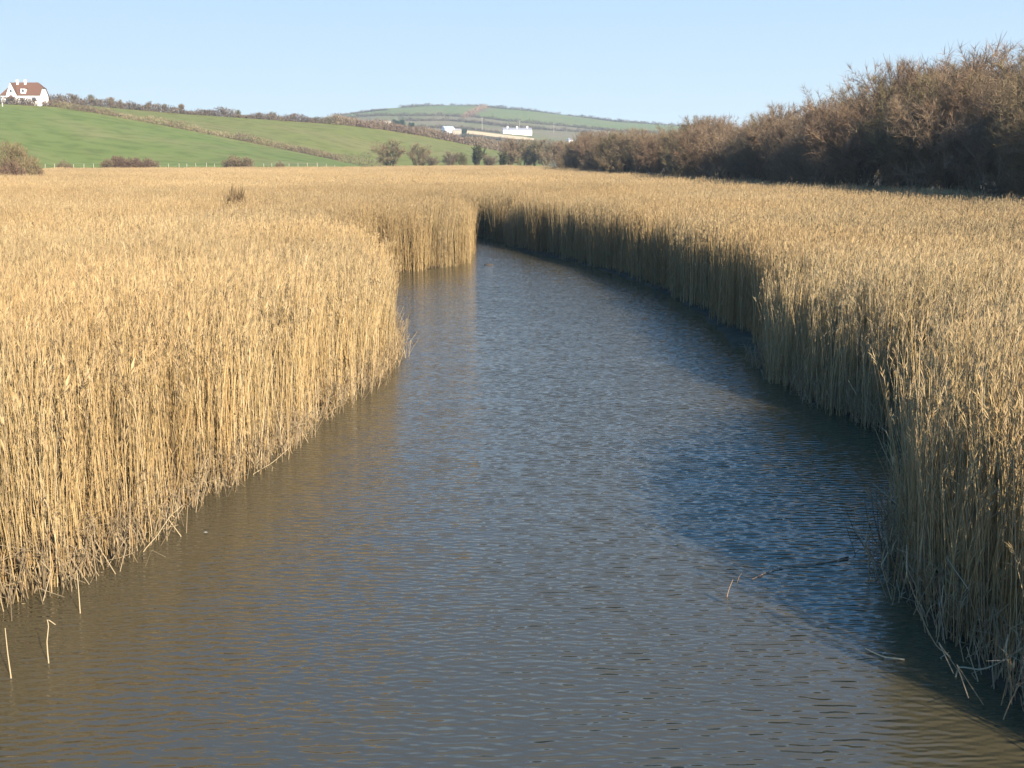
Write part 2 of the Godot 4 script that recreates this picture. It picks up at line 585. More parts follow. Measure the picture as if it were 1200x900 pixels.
func reed_variant(k: int) -> Dictionary:
	var r := RandomNumberGenerator.new()
	r.seed = 900 + k
	var stem := Buf.new()
	var pts := reed_stem(stem, r, Vector3(0, -0.2, 0), r.randf_range(2.0, 2.5), 0.0058, 0.0, 6, 0.02)
	var leaves := []
	for j in 4:
		var leaf := Buf.new()
		var t := r.randf_range(0.3, 0.95) * 6.0
		reed_leaf(leaf, r, pts[int(t)].lerp(pts[mini(int(t) + 1, 6)], t - int(t)), r.randf_range(0.18, 0.32), 0.008)
		leaves.append(leaf.mesh())
	var plume := Buf.new()
	reed_plume(plume, r, pts[6], 0.22, 0.011, 9)
	return {"stem": stem.mesh(), "leaves": leaves, "plume": plume.mesh()}

func build_edge_reeds() -> void:
	var mat := dyed(0.7, 0.3)
	var protos := []
	for k in 8:
		var v := reed_variant(k)
		var o := Node3D.new()
		piece("stem", v.stem, mat, o)
		for l in v.leaves: piece("leaf", l, mat, o)
		piece("plume", v.plume, mat, o)
		protos.append(o)
	var r := RandomNumberGenerator.new()
	r.seed = 5
	var made := 0
	while made < 210:
		var on_left := made < 150
		var z := -r.randf_range(8.0, 24.0) if on_left else -r.randf_range(7.4, 15.0)
		var x := r.randf_range(-8.0, -1.5) if on_left else r.randf_range(3.4, 6.0)
		var s := bank(x, z)
		if s < (-0.3 if on_left else 0.15) or s > (0.15 if on_left else 0.55): continue
		if on_left and r.randf() < (0.15 - s) * 1.8: continue
		var o: Node3D = protos[made % 8].duplicate()
		o.name = unique("reed")
		add_child(o)
		var h := r.randf_range(0.8, 1.02)
		if on_left and r.randf() < 0.22: h *= r.randf_range(0.25, 0.6)
		o.transform = Transform3D(Basis(Vector3.UP, r.randf() * TAU) * Basis(Vector3.RIGHT, r.randfn(0, 0.05)) * Basis.from_scale(Vector3(1, h, 1)), Vector3(x, mud_height(x, z), z))
		tag(o, "single dry reed standing in the shallow water in front of the left reed bed" if on_left else "single dry reed at the foot of the near right reed bed", "reed", "reeds along the left water's edge" if on_left else "reeds along the right water's edge")
		made += 1
	for p in protos: p.free()

# ---------------------------------------------------------------- stray stems and twigs
func stray(called: String, label: String, category: String, px: Array, thick: float, col: Color, afloat := false, away := 0.0) -> void:
	# px: points on the photograph, the first one where the stem meets the water or mud
	var base := on_level(px[0][0], px[0][1], 0.01)
	var d := Vector2(base.x, base.z).length() + away
	var pts := []
	var rad := []
	for i in px.size():
		var w: Vector3 = on_level(px[i][0], px[i][1], 0.012) if afloat else at(px[i][0], px[i][1], d)
		if i == 0 and away != 0.0: w = at(px[i][0], px[i][1], d)
		pts.append(w - base)
		rad.append(thick * (1.0 - 0.45 * i / px.size()))
	if not afloat: pts.push_front(pts[0] + Vector3(0, -0.12, 0)); rad.push_front(thick)
	# smooth the run of points
	var curve := Curve3D.new()
	for i in pts.size():
		var tan_: Vector3 = (pts[mini(i + 1, pts.size() - 1)] - pts[maxi(i - 1, 0)]) * 0.16
		curve.add_point(pts[i], -tan_, tan_)
	var n := maxi(pts.size() * 3, 6)
	var run := []
	var rr := []
	for k in n + 1:
		run.append(curve.sample_baked(curve.get_baked_length() * k / n))
		rr.append(lerpf(thick, thick * 0.55, k / float(n)))
	var b := Buf.new()
	b.tube(run, rr, 6, col, true)
	var o := piece(called, b.mesh(), dyed(0.7), self)
	o.position = base
	tag(o, label, category)

func build_strays() -> void:
	var pale := Color(0.50, 0.40, 0.25)
	var tan_ := Color(0.40, 0.27, 0.16)
	var dark := Color(0.06, 0.045, 0.03)
	stray("broken_reed", "snapped pale reed stump leaning in the water at the lower left corner", "reed", [[13, 794], [9, 765], [6, 736]], 0.0065, pale)
	stray("broken_reed", "lone upright reed with a snapped, folded top in the lower left water", "reed", [[57, 776], [55, 752], [57, 733], [55, 725], [65, 732]], 0.0065, pale)
	stray("broken_reed", "short reed stem leaning out below the left reed bed near the snapped one", "reed", [[94, 718], [92, 690], [90, 668]], 0.0065, pale)
	stray("broken_reed", "reed stump folded into a hook beside the left reed bed", "reed", [[212, 628], [203, 616], [197, 608], [199, 602], [206, 607]], 0.006, pale)
	stray("fallen_reed", "long pale reed lying slanted out over the water at the left bank", "reed", [[296, 556], [318, 543], [341, 523]], 0.006, pale)
	stray("fallen_reed", "thin reed fallen across the foot of the left reed bed", "reed", [[168, 646], [184, 628], [200, 604], [214, 592]], 0.006, pale)
	stray("bent_reed", "curved bare reed sweeping down to the dark water below the right reeds", "reed", [[1115, 770], [1099, 759], [1086, 736], [1073, 709]], 0.007, tan_)
	stray("bent_reed", "tall reed bent like a hook in the shade of the right bank", "reed", [[1142, 756], [1126, 753], [1110, 738], [1104, 714], [1100, 680]], 0.007, tan_ * 0.8)
	stray("bent_reed", "long arched reed bowing low over the water at the right edge", "reed", [[1120, 792], [1124, 781], [1148, 785], [1174, 775], [1212, 750]], 0.008, pale * 0.9)
	stray("bent_reed", "short reed leaning under the arched reed at the right bank", "reed", [[1146, 797], [1140, 780], [1133, 758]], 0.007, pale * 0.9)
	stray("bent_reed", "short pair-like reed leaning just right of the hooked one", "reed", [[1156, 782], [1149, 766], [1142, 747]], 0.006, tan_)
	stray("bent_reed", "slender reed hanging in front of the dark foot of the right reeds", "reed", [[1170, 740], [1158, 724], [1152, 700], [1148, 660]], 0.006, tan_ * 0.8)
	stray("bent_reed", "pale reed drooping at the bottom right corner", "reed", [[1176, 842], [1184, 822], [1194, 803], [1206, 796]], 0.006, tan_ * 0.9)
	stray("floating_reed", "pale bent reed stem floating off the right bank", "reed", [[1060, 773], [1036, 770], [1014, 760]], 0.008, pale, true)
	stray("floating_branch", "long dark branch floating in the deep blue shaded water", "branch", [[990, 655], [960, 660], [930, 662], [905, 668], [881, 679]], 0.0075, Color(0.34, 0.22, 0.15), true)
	stray("floating_twig", "small dark twig floating just left of the bramble twigs", "twig", [[994, 653], [984, 655]], 0.012, dark, true)
	stray("water_twig", "tiny pale twig poking from the water left of the floating branch", "twig", [[852, 698], [855, 688], [859, 679]], 0.006, tan_)
	stray("water_twig", "very small twig tip beside the tiny pale twig in mid water", "twig", [[864, 682], [866, 676], [869, 672]], 0.005, tan_)
	stray("leaning_reed", "pale reed leaning left out of the shaded corner of the right bank", "reed", [[1036, 503], [1022, 484], [1009, 467]], 0.007, pale)
	stray("leaning_reed", "reed leaning left just below the shaded corner of the right bank", "reed", [[1046, 550], [1034, 524], [1025, 501]], 0.007, pale)
	stray("leaning_reed", "tall pale reed standing against the shaded corner of the right bank", "reed", [[1036, 520], [1031, 470], [1023, 421]], 0.007, tan_)
	# a bramble whose thin dark shoots arch over the water
	var b0 := on_level(1030, 652, 0.02)
	var bramble := thing("bramble", b0, "thin dark bramble shoots arching over the shaded water at the right bank", "bramble")
	var d := Vector2(b0.x, b0.z).length()
	for run in [[[1030, 650], [1012, 640], [1001, 622], [991, 596]], [[1032, 652], [1016, 650], [1004, 655], [990, 612], [981, 598]], [[1035, 648], [1022, 628], [1016, 604], [1013, 582]], [[1034, 646], [1029, 615], [1027, 575]], [[1030, 640], [1010, 630], [998, 636]], [[1036, 655], [1020, 668], [1025, 690], [1028, 697]], [[1033, 640], [1024, 605], [1020, 570]], [[1038, 650], [1022, 648], [1008, 644], [1002, 648]], [[1040, 640], [1048, 628], [1062, 618]]]:
		var pts := []
		var rad := []
		for i in run.size():
			pts.append(at(run[i][0], run[i][1], d + rng.randf_range(-0.1, 0.1)) - b0)
			rad.append(0.006 - 0.001 * i)
		var b := Buf.new()
		b.tube(pts, rad, 5, Color(0.13, 0.085, 0.06))
		piece("shoot", b.mesh(), dyed(0.7), bramble)
	# flotsam
	var leaf := Buf.new()
	leaf.tri(Vector3(-0.03, 0.012, 0), Vector3(0, 0.02, 0.02), Vector3(0.03, 0.012, 0), Color(0.75, 0.75, 0.72))
	leaf.tri(Vector3(-0.03, 0.012, 0), Vector3(0.03, 0.012, 0), Vector3(0, 0.014, -0.02), Color(0.75, 0.75, 0.72))
	var f := piece("floating_feather", leaf.mesh(), dyed(), self)
	f.position = on_level(241, 625, 0.0)
	tag(f, "tiny white feather floating near the left reed bed", "feather")
	var lump := SphereMesh.new()
	lump.radius = 0.16; lump.height = 0.26; lump.radial_segments = 12; lump.rings = 6
	var w := piece("mud_lump", lump, plain(Color(0.04, 0.035, 0.03)), self)
	w.position = on_level(573, 311, 0.0)
	w.scale = Vector3(1.4, 0.8, 0.9)
	tag(w, "small dark lump in the water at the mouth of the narrows", "mud")

# ---------------------------------------------------------------- bare trees, shrubs and hedges
func twig(b: Buf, r: RandomNumberGenerator, p: Vector3, dir: Vector3, long: float, wide: float, col: Color) -> void:
	var side := dir.cross(Vector3(r.randfn(0, 1), r.randfn(0, 1), r.randfn(0, 1))).normalized() * wide * 0.5
	b.tri(p - side, p + side, p + dir * long, col)

func any_dir(r: RandomNumberGenerator) -> Vector3:
	return Vector3(r.randfn(0, 1), r.randfn(0, 1), r.randfn(0, 1)).normalized()

func grow(tr: Buf, cr: Buf, r: RandomNumberGenerator, p: Vector3, dir: Vector3, long: float, rad: float, level: int, plan: Dictionary) -> void:
	if level > 0:
		for k in 6:   # keep inside a rounded crown
			var e: Vector3 = p + dir * long
			var q := Vector3(e.x / 3.9, (e.y - 5.0) / 4.3, e.z / 3.9)
			if q.length() < 1.0: break
			long *= 0.8 if k < 5 else 0.3
	var pts := [p]
	var radii := [rad]
	var d := dir
	for k in 3:
		d = (d + any_dir(r) * 0.16 + Vector3.UP * plan.lift).normalized()
		pts.append(pts[k] + d * long / 3.0)
		radii.append(rad * (1.0 - 0.17 * (k + 1)))
	var bark: Color = plan.bark * r.randf_range(0.8, 1.15)
	(tr if level < 2 else cr).tube(pts, radii, 6 if level == 0 else 4 if level == 1 else 3, bark if level < 2 else bark.lerp(plan.twig, 0.5))
	if level == 3:
		for k in plan.twigs:
			var t := r.randf() * 2.99
			var q: Vector3 = pts[int(t)].lerp(pts[int(t) + 1], t - int(t))
			var col: Color = plan.twig * r.randf_range(0.7, 1.25)
			twig(cr, r, q, (d * 0.6 + any_dir(r) * 0.9 + Vector3.UP * 0.3).normalized(), plan.twig_long * r.randf_range(0.5, 1.2), plan.twig_wide, col)
		return
	var n: int = plan.forks[level]
	for k in n:
		var t := lerpf(plan.first[level], 1.0, (k + r.randf()) / n) * 2.99
		var q: Vector3 = pts[int(t)].lerp(pts[int(t) + 1], t - int(t))
		var away := any_dir(r)
		away = (away - d * away.dot(d)).normalized()
		var nd: Vector3 = (d + away * r.randf_range(0.35, 0.95) * plan.spread).normalized()
		grow(tr, cr, r, q, nd, long * r.randf_range(0.55, 0.8), radii[int(t)] * 0.46, level + 1, plan)

func tree_shape(seed_: int, plan: Dictionary) -> Array:
	# a tree of about ten metres; scaled to the height of each one
	var r := RandomNumberGenerator.new()
	r.seed = seed_
	var tr := Buf.new()
	var cr := Buf.new()
	for k in plan.stems:
		var lean := Vector3(r.randfn(0, 0.16), 1, r.randfn(0, 0.16)).normalized()
		grow(tr, cr, r, Vector3(r.randfn(0, 0.25) if k else 0.0, -0.3, r.randfn(0, 0.25) if k else 0.0), lean, 3.9, 0.16, 0, plan)
	var heights := PackedFloat32Array()
	for v in cr.v: heights.append(v.y)
	heights.sort()
	var s := 10.0 / heights[int(heights.size() * 0.985)]
	var kept := Buf.new()
	for i in range(0, cr.v.size(), 3):   # no stray leader stands far out of the rounded top
		if cr.v[i].y * s < 10.1: kept.tri(cr.v[i] * s, cr.v[i + 1] * s, cr.v[i + 2] * s, cr.c[i])
	cr = kept
	for i in tr.v.size(): tr.v[i] *= s
	return [tr.mesh(), cr.mesh()]

func plant_tree(called: String, shape: Array, where: Vector3, tall: float, wide: float, turn: float, mat: Material, label: String, category: String, group := "") -> Node3D:
	var o := thing(called, where, label, category, group, turn)
	o.scale = Vector3(tall * wide, tall, tall * wide) / 10.0
	piece("trunk", shape[0], mat, o)
	piece("crown", shape[1], mat, o)
	return o

func shrub_shape(seed_: int, n: int, wide: float, long: float, cols: Array, bark: Color) -> Array:
	# a rounded twiggy bush one metre high and two wide
	var r := RandomNumberGenerator.new()
	r.seed = seed_
	var tr := Buf.new()
	var cr := Buf.new()
	var heads := []
	for k in 16:
		var a := TAU * k / 5.0 + r.randf() * 0.4
		var q := sqrt(r.randf()) * 0.74
		heads.append([Vector3(cos(a) * q, r.randf_range(0.2, 0.68) * sqrt(1.0 - q * q), sin(a) * q), r.randf_range(0.2, 0.3)])
	for h in heads:
		tr.tube([Vector3(h[0].x * 0.15, -0.1, h[0].z * 0.15), h[0] * Vector3(0.6, 0.5, 0.6), h[0]], [0.02, 0.014, 0.006], 4, bark)
	for k in n:
		var h: Array = heads[r.randi() % heads.size()]
		var off: Vector3 = any_dir(r) * h[1] * pow(r.randf(), 0.4)
		var p: Vector3 = h[0] + off
		if p.y < 0.0: p.y = absf(p.y) * 0.5
		var dir: Vector3 = (off.normalized() * 0.8 + Vector3.UP * 0.3 + any_dir(r) * 0.8).normalized()
		twig(cr, r, p, dir, long * r.randf_range(0.5, 1.2), wide, cols[r.randi() % cols.size()] * r.randf_range(0.7, 1.25))
	return [tr.mesh(), cr.mesh()]

func plant_shrub(called: String, shape: Array, where: Vector3, size: Vector3, turn: float, mat: Material, label: String, group := "") -> Node3D:
	var o := thing(called, where, label, "bush", group, turn)
	o.scale = size
	piece("stems", shape[0], mat, o)
	piece("twigs", shape[1], mat, o)
	return o

func hedge(label: String, line: Array, tall: float, deep: float, per_metre: float, leaf: float, cols: Array, mat: Material, patchy := 0.35) -> void:
	# line: [bearing, distance] pairs
	var r := RandomNumberGenerator.new()
	r.seed = label.hash()
	var b := Buf.new()
	var first := land(line[0][0], line[0][1])
	for i in line.size() - 1:
		var a := land(line[i][0], line[i][1])
		var e := land(line[i + 1][0], line[i + 1][1])
		var n := int(a.distance_to(e) * per_metre)
		for k in n:
			var t := r.randf()
			var w := land(lerpf(line[i][0], line[i + 1][0], t), lerpf(line[i][1], line[i + 1][1], t))
			var lump := 1.0 + patchy * (1.6 * lumps.get_noise_2d(w.x * 3.0, w.z * 3.0) + lumps.get_noise_2d(w.x * 11.0, w.z * 11.0))
			var h := tall * maxf(lump, 0.25)
			var y := h * pow(r.randf(), 1.3)
			var p := w + Vector3(r.randfn(0, deep * 0.4), y - 0.2, r.randfn(0, deep * 0.4))
			var ci := clampi(int((lumps.get_noise_2d(w.x * 1.5 + 40.0, w.z * 1.5) * 0.9 + 0.5 + r.randfn(0, 0.15)) * cols.size()), 0, cols.size() - 1)
			twig(b, r, p - first, (Vector3.UP + any_dir(r) * 0.8).normalized(), leaf * r.randf_range(2.0, 5.0), leaf * r.randf_range(0.7, 1.5), cols[ci] * r.randf_range(0.7, 1.25))
	var o := thing("hedgerow", first, label, "hedge")
	tag(piece("twigs", b.mesh(), mat, o), "", "", "", "stuff")

var tops := [[640, 172], [660, 172], [680, 158], [700, 152], [740, 150], [780, 150], [790, 146], [820, 138], [850, 134], [880, 141], [900, 134], [930, 123], [960, 121], [980, 109], [1010, 104], [1030, 99], [1050, 80], [1070, 71], [1100, 75], [1130, 66], [1150, 61], [1180, 65], [1200, 66], [1300, 62], [1500, 60]]
var ordinals := ["first", "second", "third", "fourth", "fifth", "sixth", "seventh", "eighth", "ninth", "tenth", "eleventh", "twelfth", "thirteenth", "fourteenth", "fifteenth", "sixteenth", "seventeenth", "eighteenth", "nineteenth", "twentieth"]

func ordinal(k: int) -> String:
	return ordinals[k] if k < 20 else "twenty-" + ordinals[k - 20] if k < 29 else "number %d" % (k + 1)

func build_wood() -> void:
	var mat := dyed(0.85)
	var browns := [Color(0.235, 0.162, 0.105), Color(0.22, 0.168, 0.10), Color(0.25, 0.182, 0.12), Color(0.205, 0.165, 0.09)]
	var shapes := []
	for k in 7:
		shapes.append(tree_shape(50 + k, {"stems": 2 + k % 2, "forks": [7, 6, 6], "first": [0.25, 0.2, 0.2], "spread": 1.15, "lift": 0.07, "twigs": 46, "twig_long": 0.5, "twig_wide": 0.018, "bark": Color(0.14, 0.115, 0.08), "twig": browns[k % 4]}))
	var names := ["front", "second", "back"]
	var r := RandomNumberGenerator.new()
	r.seed = 31
	for row in 3:
		var spots := []
		var px := 1330.0 + row * 14.0
		while px > 662.0:
			var d := along(reed_end, px) + 3.0 + row * 7.5 + r.randf_range(-1.0, 2.0)
			spots.append([px, d])
			px -= maxf((4.4 + row * 0.8) * FOCAL / d * r.randf_range(0.8, 1.2) * 0.62, 13.0)
		for k in spots.size():
			var s: Array = spots[k]
			var g := land(s[0], s[1])
			var top := at(s[0], along(tops, s[0]), s[1]).y
			var tall: float = (top - g.y) * ([0.85, 0.95, 1.0][row] + r.randf_range(-0.07, 0.05))
			plant_tree("bare_tree", shapes[r.randi() % 7], g, tall, r.randf_range(0.85, 1.1), r.randf() * TAU, mat,
				"%s bare brown tree from the right end in the %s row of the wood" % [ordinal(k), names[row]], "tree", "leafless trees of the wood on the right")
	# undergrowth along its foot
	var under := []
	for k in 3:
		under.append(shrub_shape(80 + k, 2600, 0.02, 0.16, [Color(0.15, 0.11, 0.07), Color(0.13, 0.115, 0.06), Color(0.18, 0.13, 0.085)], Color(0.10, 0.08, 0.055)))
	var n := 0
	var px := 1300.0
	while px > 668.0:
		var d := along(reed_end, px) + 2.4
		plant_shrub("undergrowth_bush", under[n % 3], land(px, d), Vector3(r.randf_range(1.8, 2.6), r.randf_range(2.8, 4.2), r.randf_range(1.8, 2.4)), r.randf() * TAU, mat,
			"%s low twiggy bush from the right along the foot of the wood" % ordinal(n), "bushes along the foot of the wood")
		px -= 3.4 * FOCAL / d * r.randf_range(0.8, 1.2)
		n += 1

func build_far_trees() -> void:
	var mat := dyed(0.85)
	var kinds := []
	var tw := [Color(0.24, 0.19, 0.11), Color(0.21, 0.165, 0.11), Color(0.17, 0.16, 0.08), Color(0.25, 0.185, 0.115)]
	for k in 4:
		kinds.append(tree_shape(150 + k, {"stems": 2, "forks": [7, 5, 5], "first": [0.12, 0.2, 0.2], "spread": 1.0, "lift": 0.1, "twigs": 14, "twig_long": 0.8, "twig_wide": 0.06, "bark": Color(0.13, 0.105, 0.075), "twig": tw[k]}))
	var ivy := tree_shape(160, {"stems": 2, "forks": [6, 5, 5], "first": [0.1, 0.1, 0.1], "spread": 0.6, "lift": 0.2, "twigs": 14, "twig_long": 0.5, "twig_wide": 0.2, "bark": Color(0.1, 0.085, 0.06), "twig": Color(0.07, 0.075, 0.035)})
	# [bearing, top, distance, kind, width, label]
	for t in [
		[457, 165, 322, 0, 1.35, "rounded bare tree standing alone at the left end of the far tree line"],
		[491, 169, 322, 0, 1.1, "smaller rounded bare tree right of the lone far one"],
		[505, 182, 320, 1, 1.2, "low bare tree just right of the two rounded far trees"],
		[526, 178, 320, 1, 1.2, "low scrubby bare tree at the middle of the far tree line"],
		[541, 179, 320, 2, 1.1, "olive scrubby tree left of the ivy covered tree"],
		[557, 171, 321, 4, 1.25, "dark ivy covered tree in the far tree line"],
		[572, 181, 320, 1, 1.2, "low bare tree just right of the dark ivy tree"],
		[588, 178, 319, 4, 1.2, "small dark ivy covered tree below the white cottages"],
		[598, 163, 322, 3, 1.0, "taller tan bare tree below the white cottages"],
		[612, 164, 322, 0, 1.0, "taller olive bare tree right below the white cottages"],
		[626, 166, 321, 2, 0.9, "slender olive tree right of the tall pair in the far line"],
		[640, 164, 316, 0, 1.0, "tan bare tree near the right end of the far line"],
		[653, 166, 300, 3, 1.0, "last bare tree of the far line where the wood begins"],
		[664, 168, 262, 2, 0.9, "olive bare tree at the left tip of the wood"]]:
		var g := land(t[0], t[2])
		var tall := at(t[0], t[1], t[2]).y - g.y
		plant_tree("ivy_tree" if t[3] == 4 else "bare_tree", ivy if t[3] == 4 else kinds[t[3]], g, tall, t[4], rng.randf() * TAU, mat, t[5], "tree", "trees along the far edge of the reeds")
	# small trees that stand out of the skyline hedge
	var nth := 0
	for q in [[78, 112], [92, 110], [113, 111], [135, 114], [146, 117], [178, 119], [197, 122], [215, 122], [243, 129], [266, 128], [283, 129], [305, 132], [322, 131], [345, 133], [372, 137], [395, 137], [420, 141]]:
		var dd := along(field_top, q[0], 2) + 2.0
		var gg := land(q[0], dd)
		plant_tree("hedgerow_tree", kinds[nth % 4], gg, (at(q[0], q[1], dd).y - gg.y) * 1.0, rng.randf_range(0.9, 1.3), rng.randf() * TAU, mat, "%s small bare tree right of the house along the skyline hedge" % ordinal(nth), "tree", "small trees in the skyline hedge")
		nth += 1
	# bushes by the pasture
	var red := [Color(0.17, 0.11, 0.075), Color(0.20, 0.13, 0.085), Color(0.15, 0.105, 0.07)]
	var olive := [Color(0.22, 0.175, 0.09), Color(0.19, 0.15, 0.08), Color(0.24, 0.185, 0.105)]
	var dun := [Color(0.20, 0.15, 0.09), Color(0.17, 0.13, 0.075), Color(0.21, 0.165, 0.10)]
	var bark := Color(0.11, 0.09, 0.065)
	var s_red := shrub_shape(91, 7000, 0.022, 0.11, red, bark)
	var s_olive := shrub_shape(92, 11000, 0.014, 0.1, olive, bark)
	var s_dun := shrub_shape(93, 6500, 0.024, 0.10, dun, bark)
	# [bearing, base row, top row, distance, half width in pixels, shape, label]
	for q in [
		[16, 156, 152, 36, s_olive, "tall olive bush standing among the reeds at the left edge"],
		[2, 178, 148, 26, s_red, "reddish bush in front of the tall olive one at the left edge"],
		[40, 192, 150, 14, s_red, "low reddish bush at the right foot of the tall olive one"],
		[75, 185, 246, 10, s_dun, "smallest brown bush at the foot of the pasture near the left"],
		[144, 177, 257, 20, s_red, "broad reddish brown bush at the foot of the pasture"],
		[166, 180, 258, 20, s_red, "right hand lobe of reddish bush beside the broad one"],
		[128, 184, 257, 12, s_dun, "low brown bush at the left foot of the broad reddish one"],
		[280, 180, 262, 22, s_dun, "dome shaped dun bush at the foot of the pasture"],
		[327, 187, 262, 6, s_dun, "very small dark bush right of the dome shaped one"]]:
		var g := land(q[0], q[2])
		g.y = minf(g.y, 2.3)
		var half: float = q[3] * q[2] / FOCAL
		var tall := at(q[0], q[1], q[2]).y - g.y
		plant_shrub("bush", q[4], g, Vector3(half, tall, half), rng.randf() * TAU, mat, q[5])
	var s_dark := shrub_shape(95, 4800, 0.03, 0.2, [Color(0.17, 0.12, 0.065), Color(0.22, 0.155, 0.085)], Color(0.08, 0.06, 0.045))
	plant_shrub("sallow_bush", s_dark, gap, Vector3(0.8, 3.8, 0.8), 0.4, mat, "small dark leafless bush standing alone in the left reed bed")
	var s_mouth := shrub_shape(96, 2600, 0.02, 0.2, [Color(0.16, 0.115, 0.065), Color(0.20, 0.14, 0.08)], Color(0.08, 0.06, 0.045))
	var mouth := on_level(580, 277, 0.1)
	plant_shrub("sallow_bush", s_mouth, mouth, Vector3(1.1, 1.9, 1.0), 1.4, mat, "dark tangled bush closing the view at the narrows of the creek")

func build_hedges() -> void:
	var mat := dyed(0.9)
	var scrub := [Color(0.17, 0.12, 0.09), Color(0.20, 0.15, 0.10), Color(0.24, 0.19, 0.11), Color(0.30, 0.25, 0.145)]
	var dark := [Color(0.13, 0.10, 0.08), Color(0.17, 0.13, 0.095), Color(0.15, 0.13, 0.075)]
	var line := []
	for px in range(52, 405, 12): line.append([px, along(hedge_line, px, 2)])
	hedge("rough brown hedge slanting down between the two pastures", line, 1.9, 2.2, 110.0, 0.16, scrub, mat)
	line = []
	for px in range(-60, 56, 12): line.append([px, along(hedge_line, px, 2) - 1.5])
	hedge("dark garden hedge in front of the white house", line, 2.2, 1.5, 110.0, 0.18, dark, mat, 0.2)
	line = []
	for px in range(58, 400, 14): line.append([px, along(field_top, px, 2)])
	hedge("bare hedge with small trees along the skyline right of the house", line, 2.2, 2.6, 130.0, 0.22, dark, mat, 0.55)
	line = []
	for px in range(388, 660, 14): line.append([px, along(field_top, px, 2) + 3.0])
	hedge("tall scrubby hedge along the top of the upper pasture", line, 3.4, 5.0, 150.0, 0.26, [Color(0.19, 0.135, 0.10), Color(0.22, 0.165, 0.11), Color(0.25, 0.19, 0.12)], mat, 0.4)
	line = []
	for px in range(400, 452, 8): line.append([px, along(hedge_line, px, 2) - 8.0])
	hedge("dark bramble hedge at the low end of the pastures", line, 3.4, 3.0, 60.0, 0.16, dark, mat, 0.3)
	# the distant hill
	for h in [
		["thin dark hedge across the middle of the distant hill", slope_mid, 392, 800, 0.0, 3.6],
		["hedge and bushes along the crest of the distant hill", crest, 470, 900, 0.0, 3.4],
		["lower dark hedge across the distant hill above the cottages", slope_mid, 470, 700, -110.0, 3.4],
		["hedge on the low slope left of the white cottages", slope_foot, 480, 600, 60.0, 2.5],
		["scrubby hedge below the white cottages", slope_foot, 470, 760, -90.0, 3.0],
		["brushwood at the foot of the distant hill", slope_foot, 560, 800, -200.0, 5.0],
		["hedge at the left shoulder of the distant hill", crest, 380, 470, -60.0, 2.2]]:
		line = []
		for px in range(h[2], h[3], 15): line.append([px, along(h[1], px, 2) + h[4] + 12.0 * sin(px * 0.05)])
		hedge(h[0], line, h[5] * 0.72, 3.5, 22.0, 0.5, [Color(0.11, 0.09, 0.07), Color(0.14, 0.115, 0.08), Color(0.12, 0.11, 0.07)], mat, 0.75)
	line = []
	for k in 10: line.append([546 + k * 2.6, lerpf(1240, 1490, k / 9.0)])
	hedge("russet hedge climbing the distant hill beside a track", line, 3.5, 6.0, 6.0, 0.6, [Color(0.25, 0.16, 0.11), Color(0.28, 0.20, 0.13)], mat)

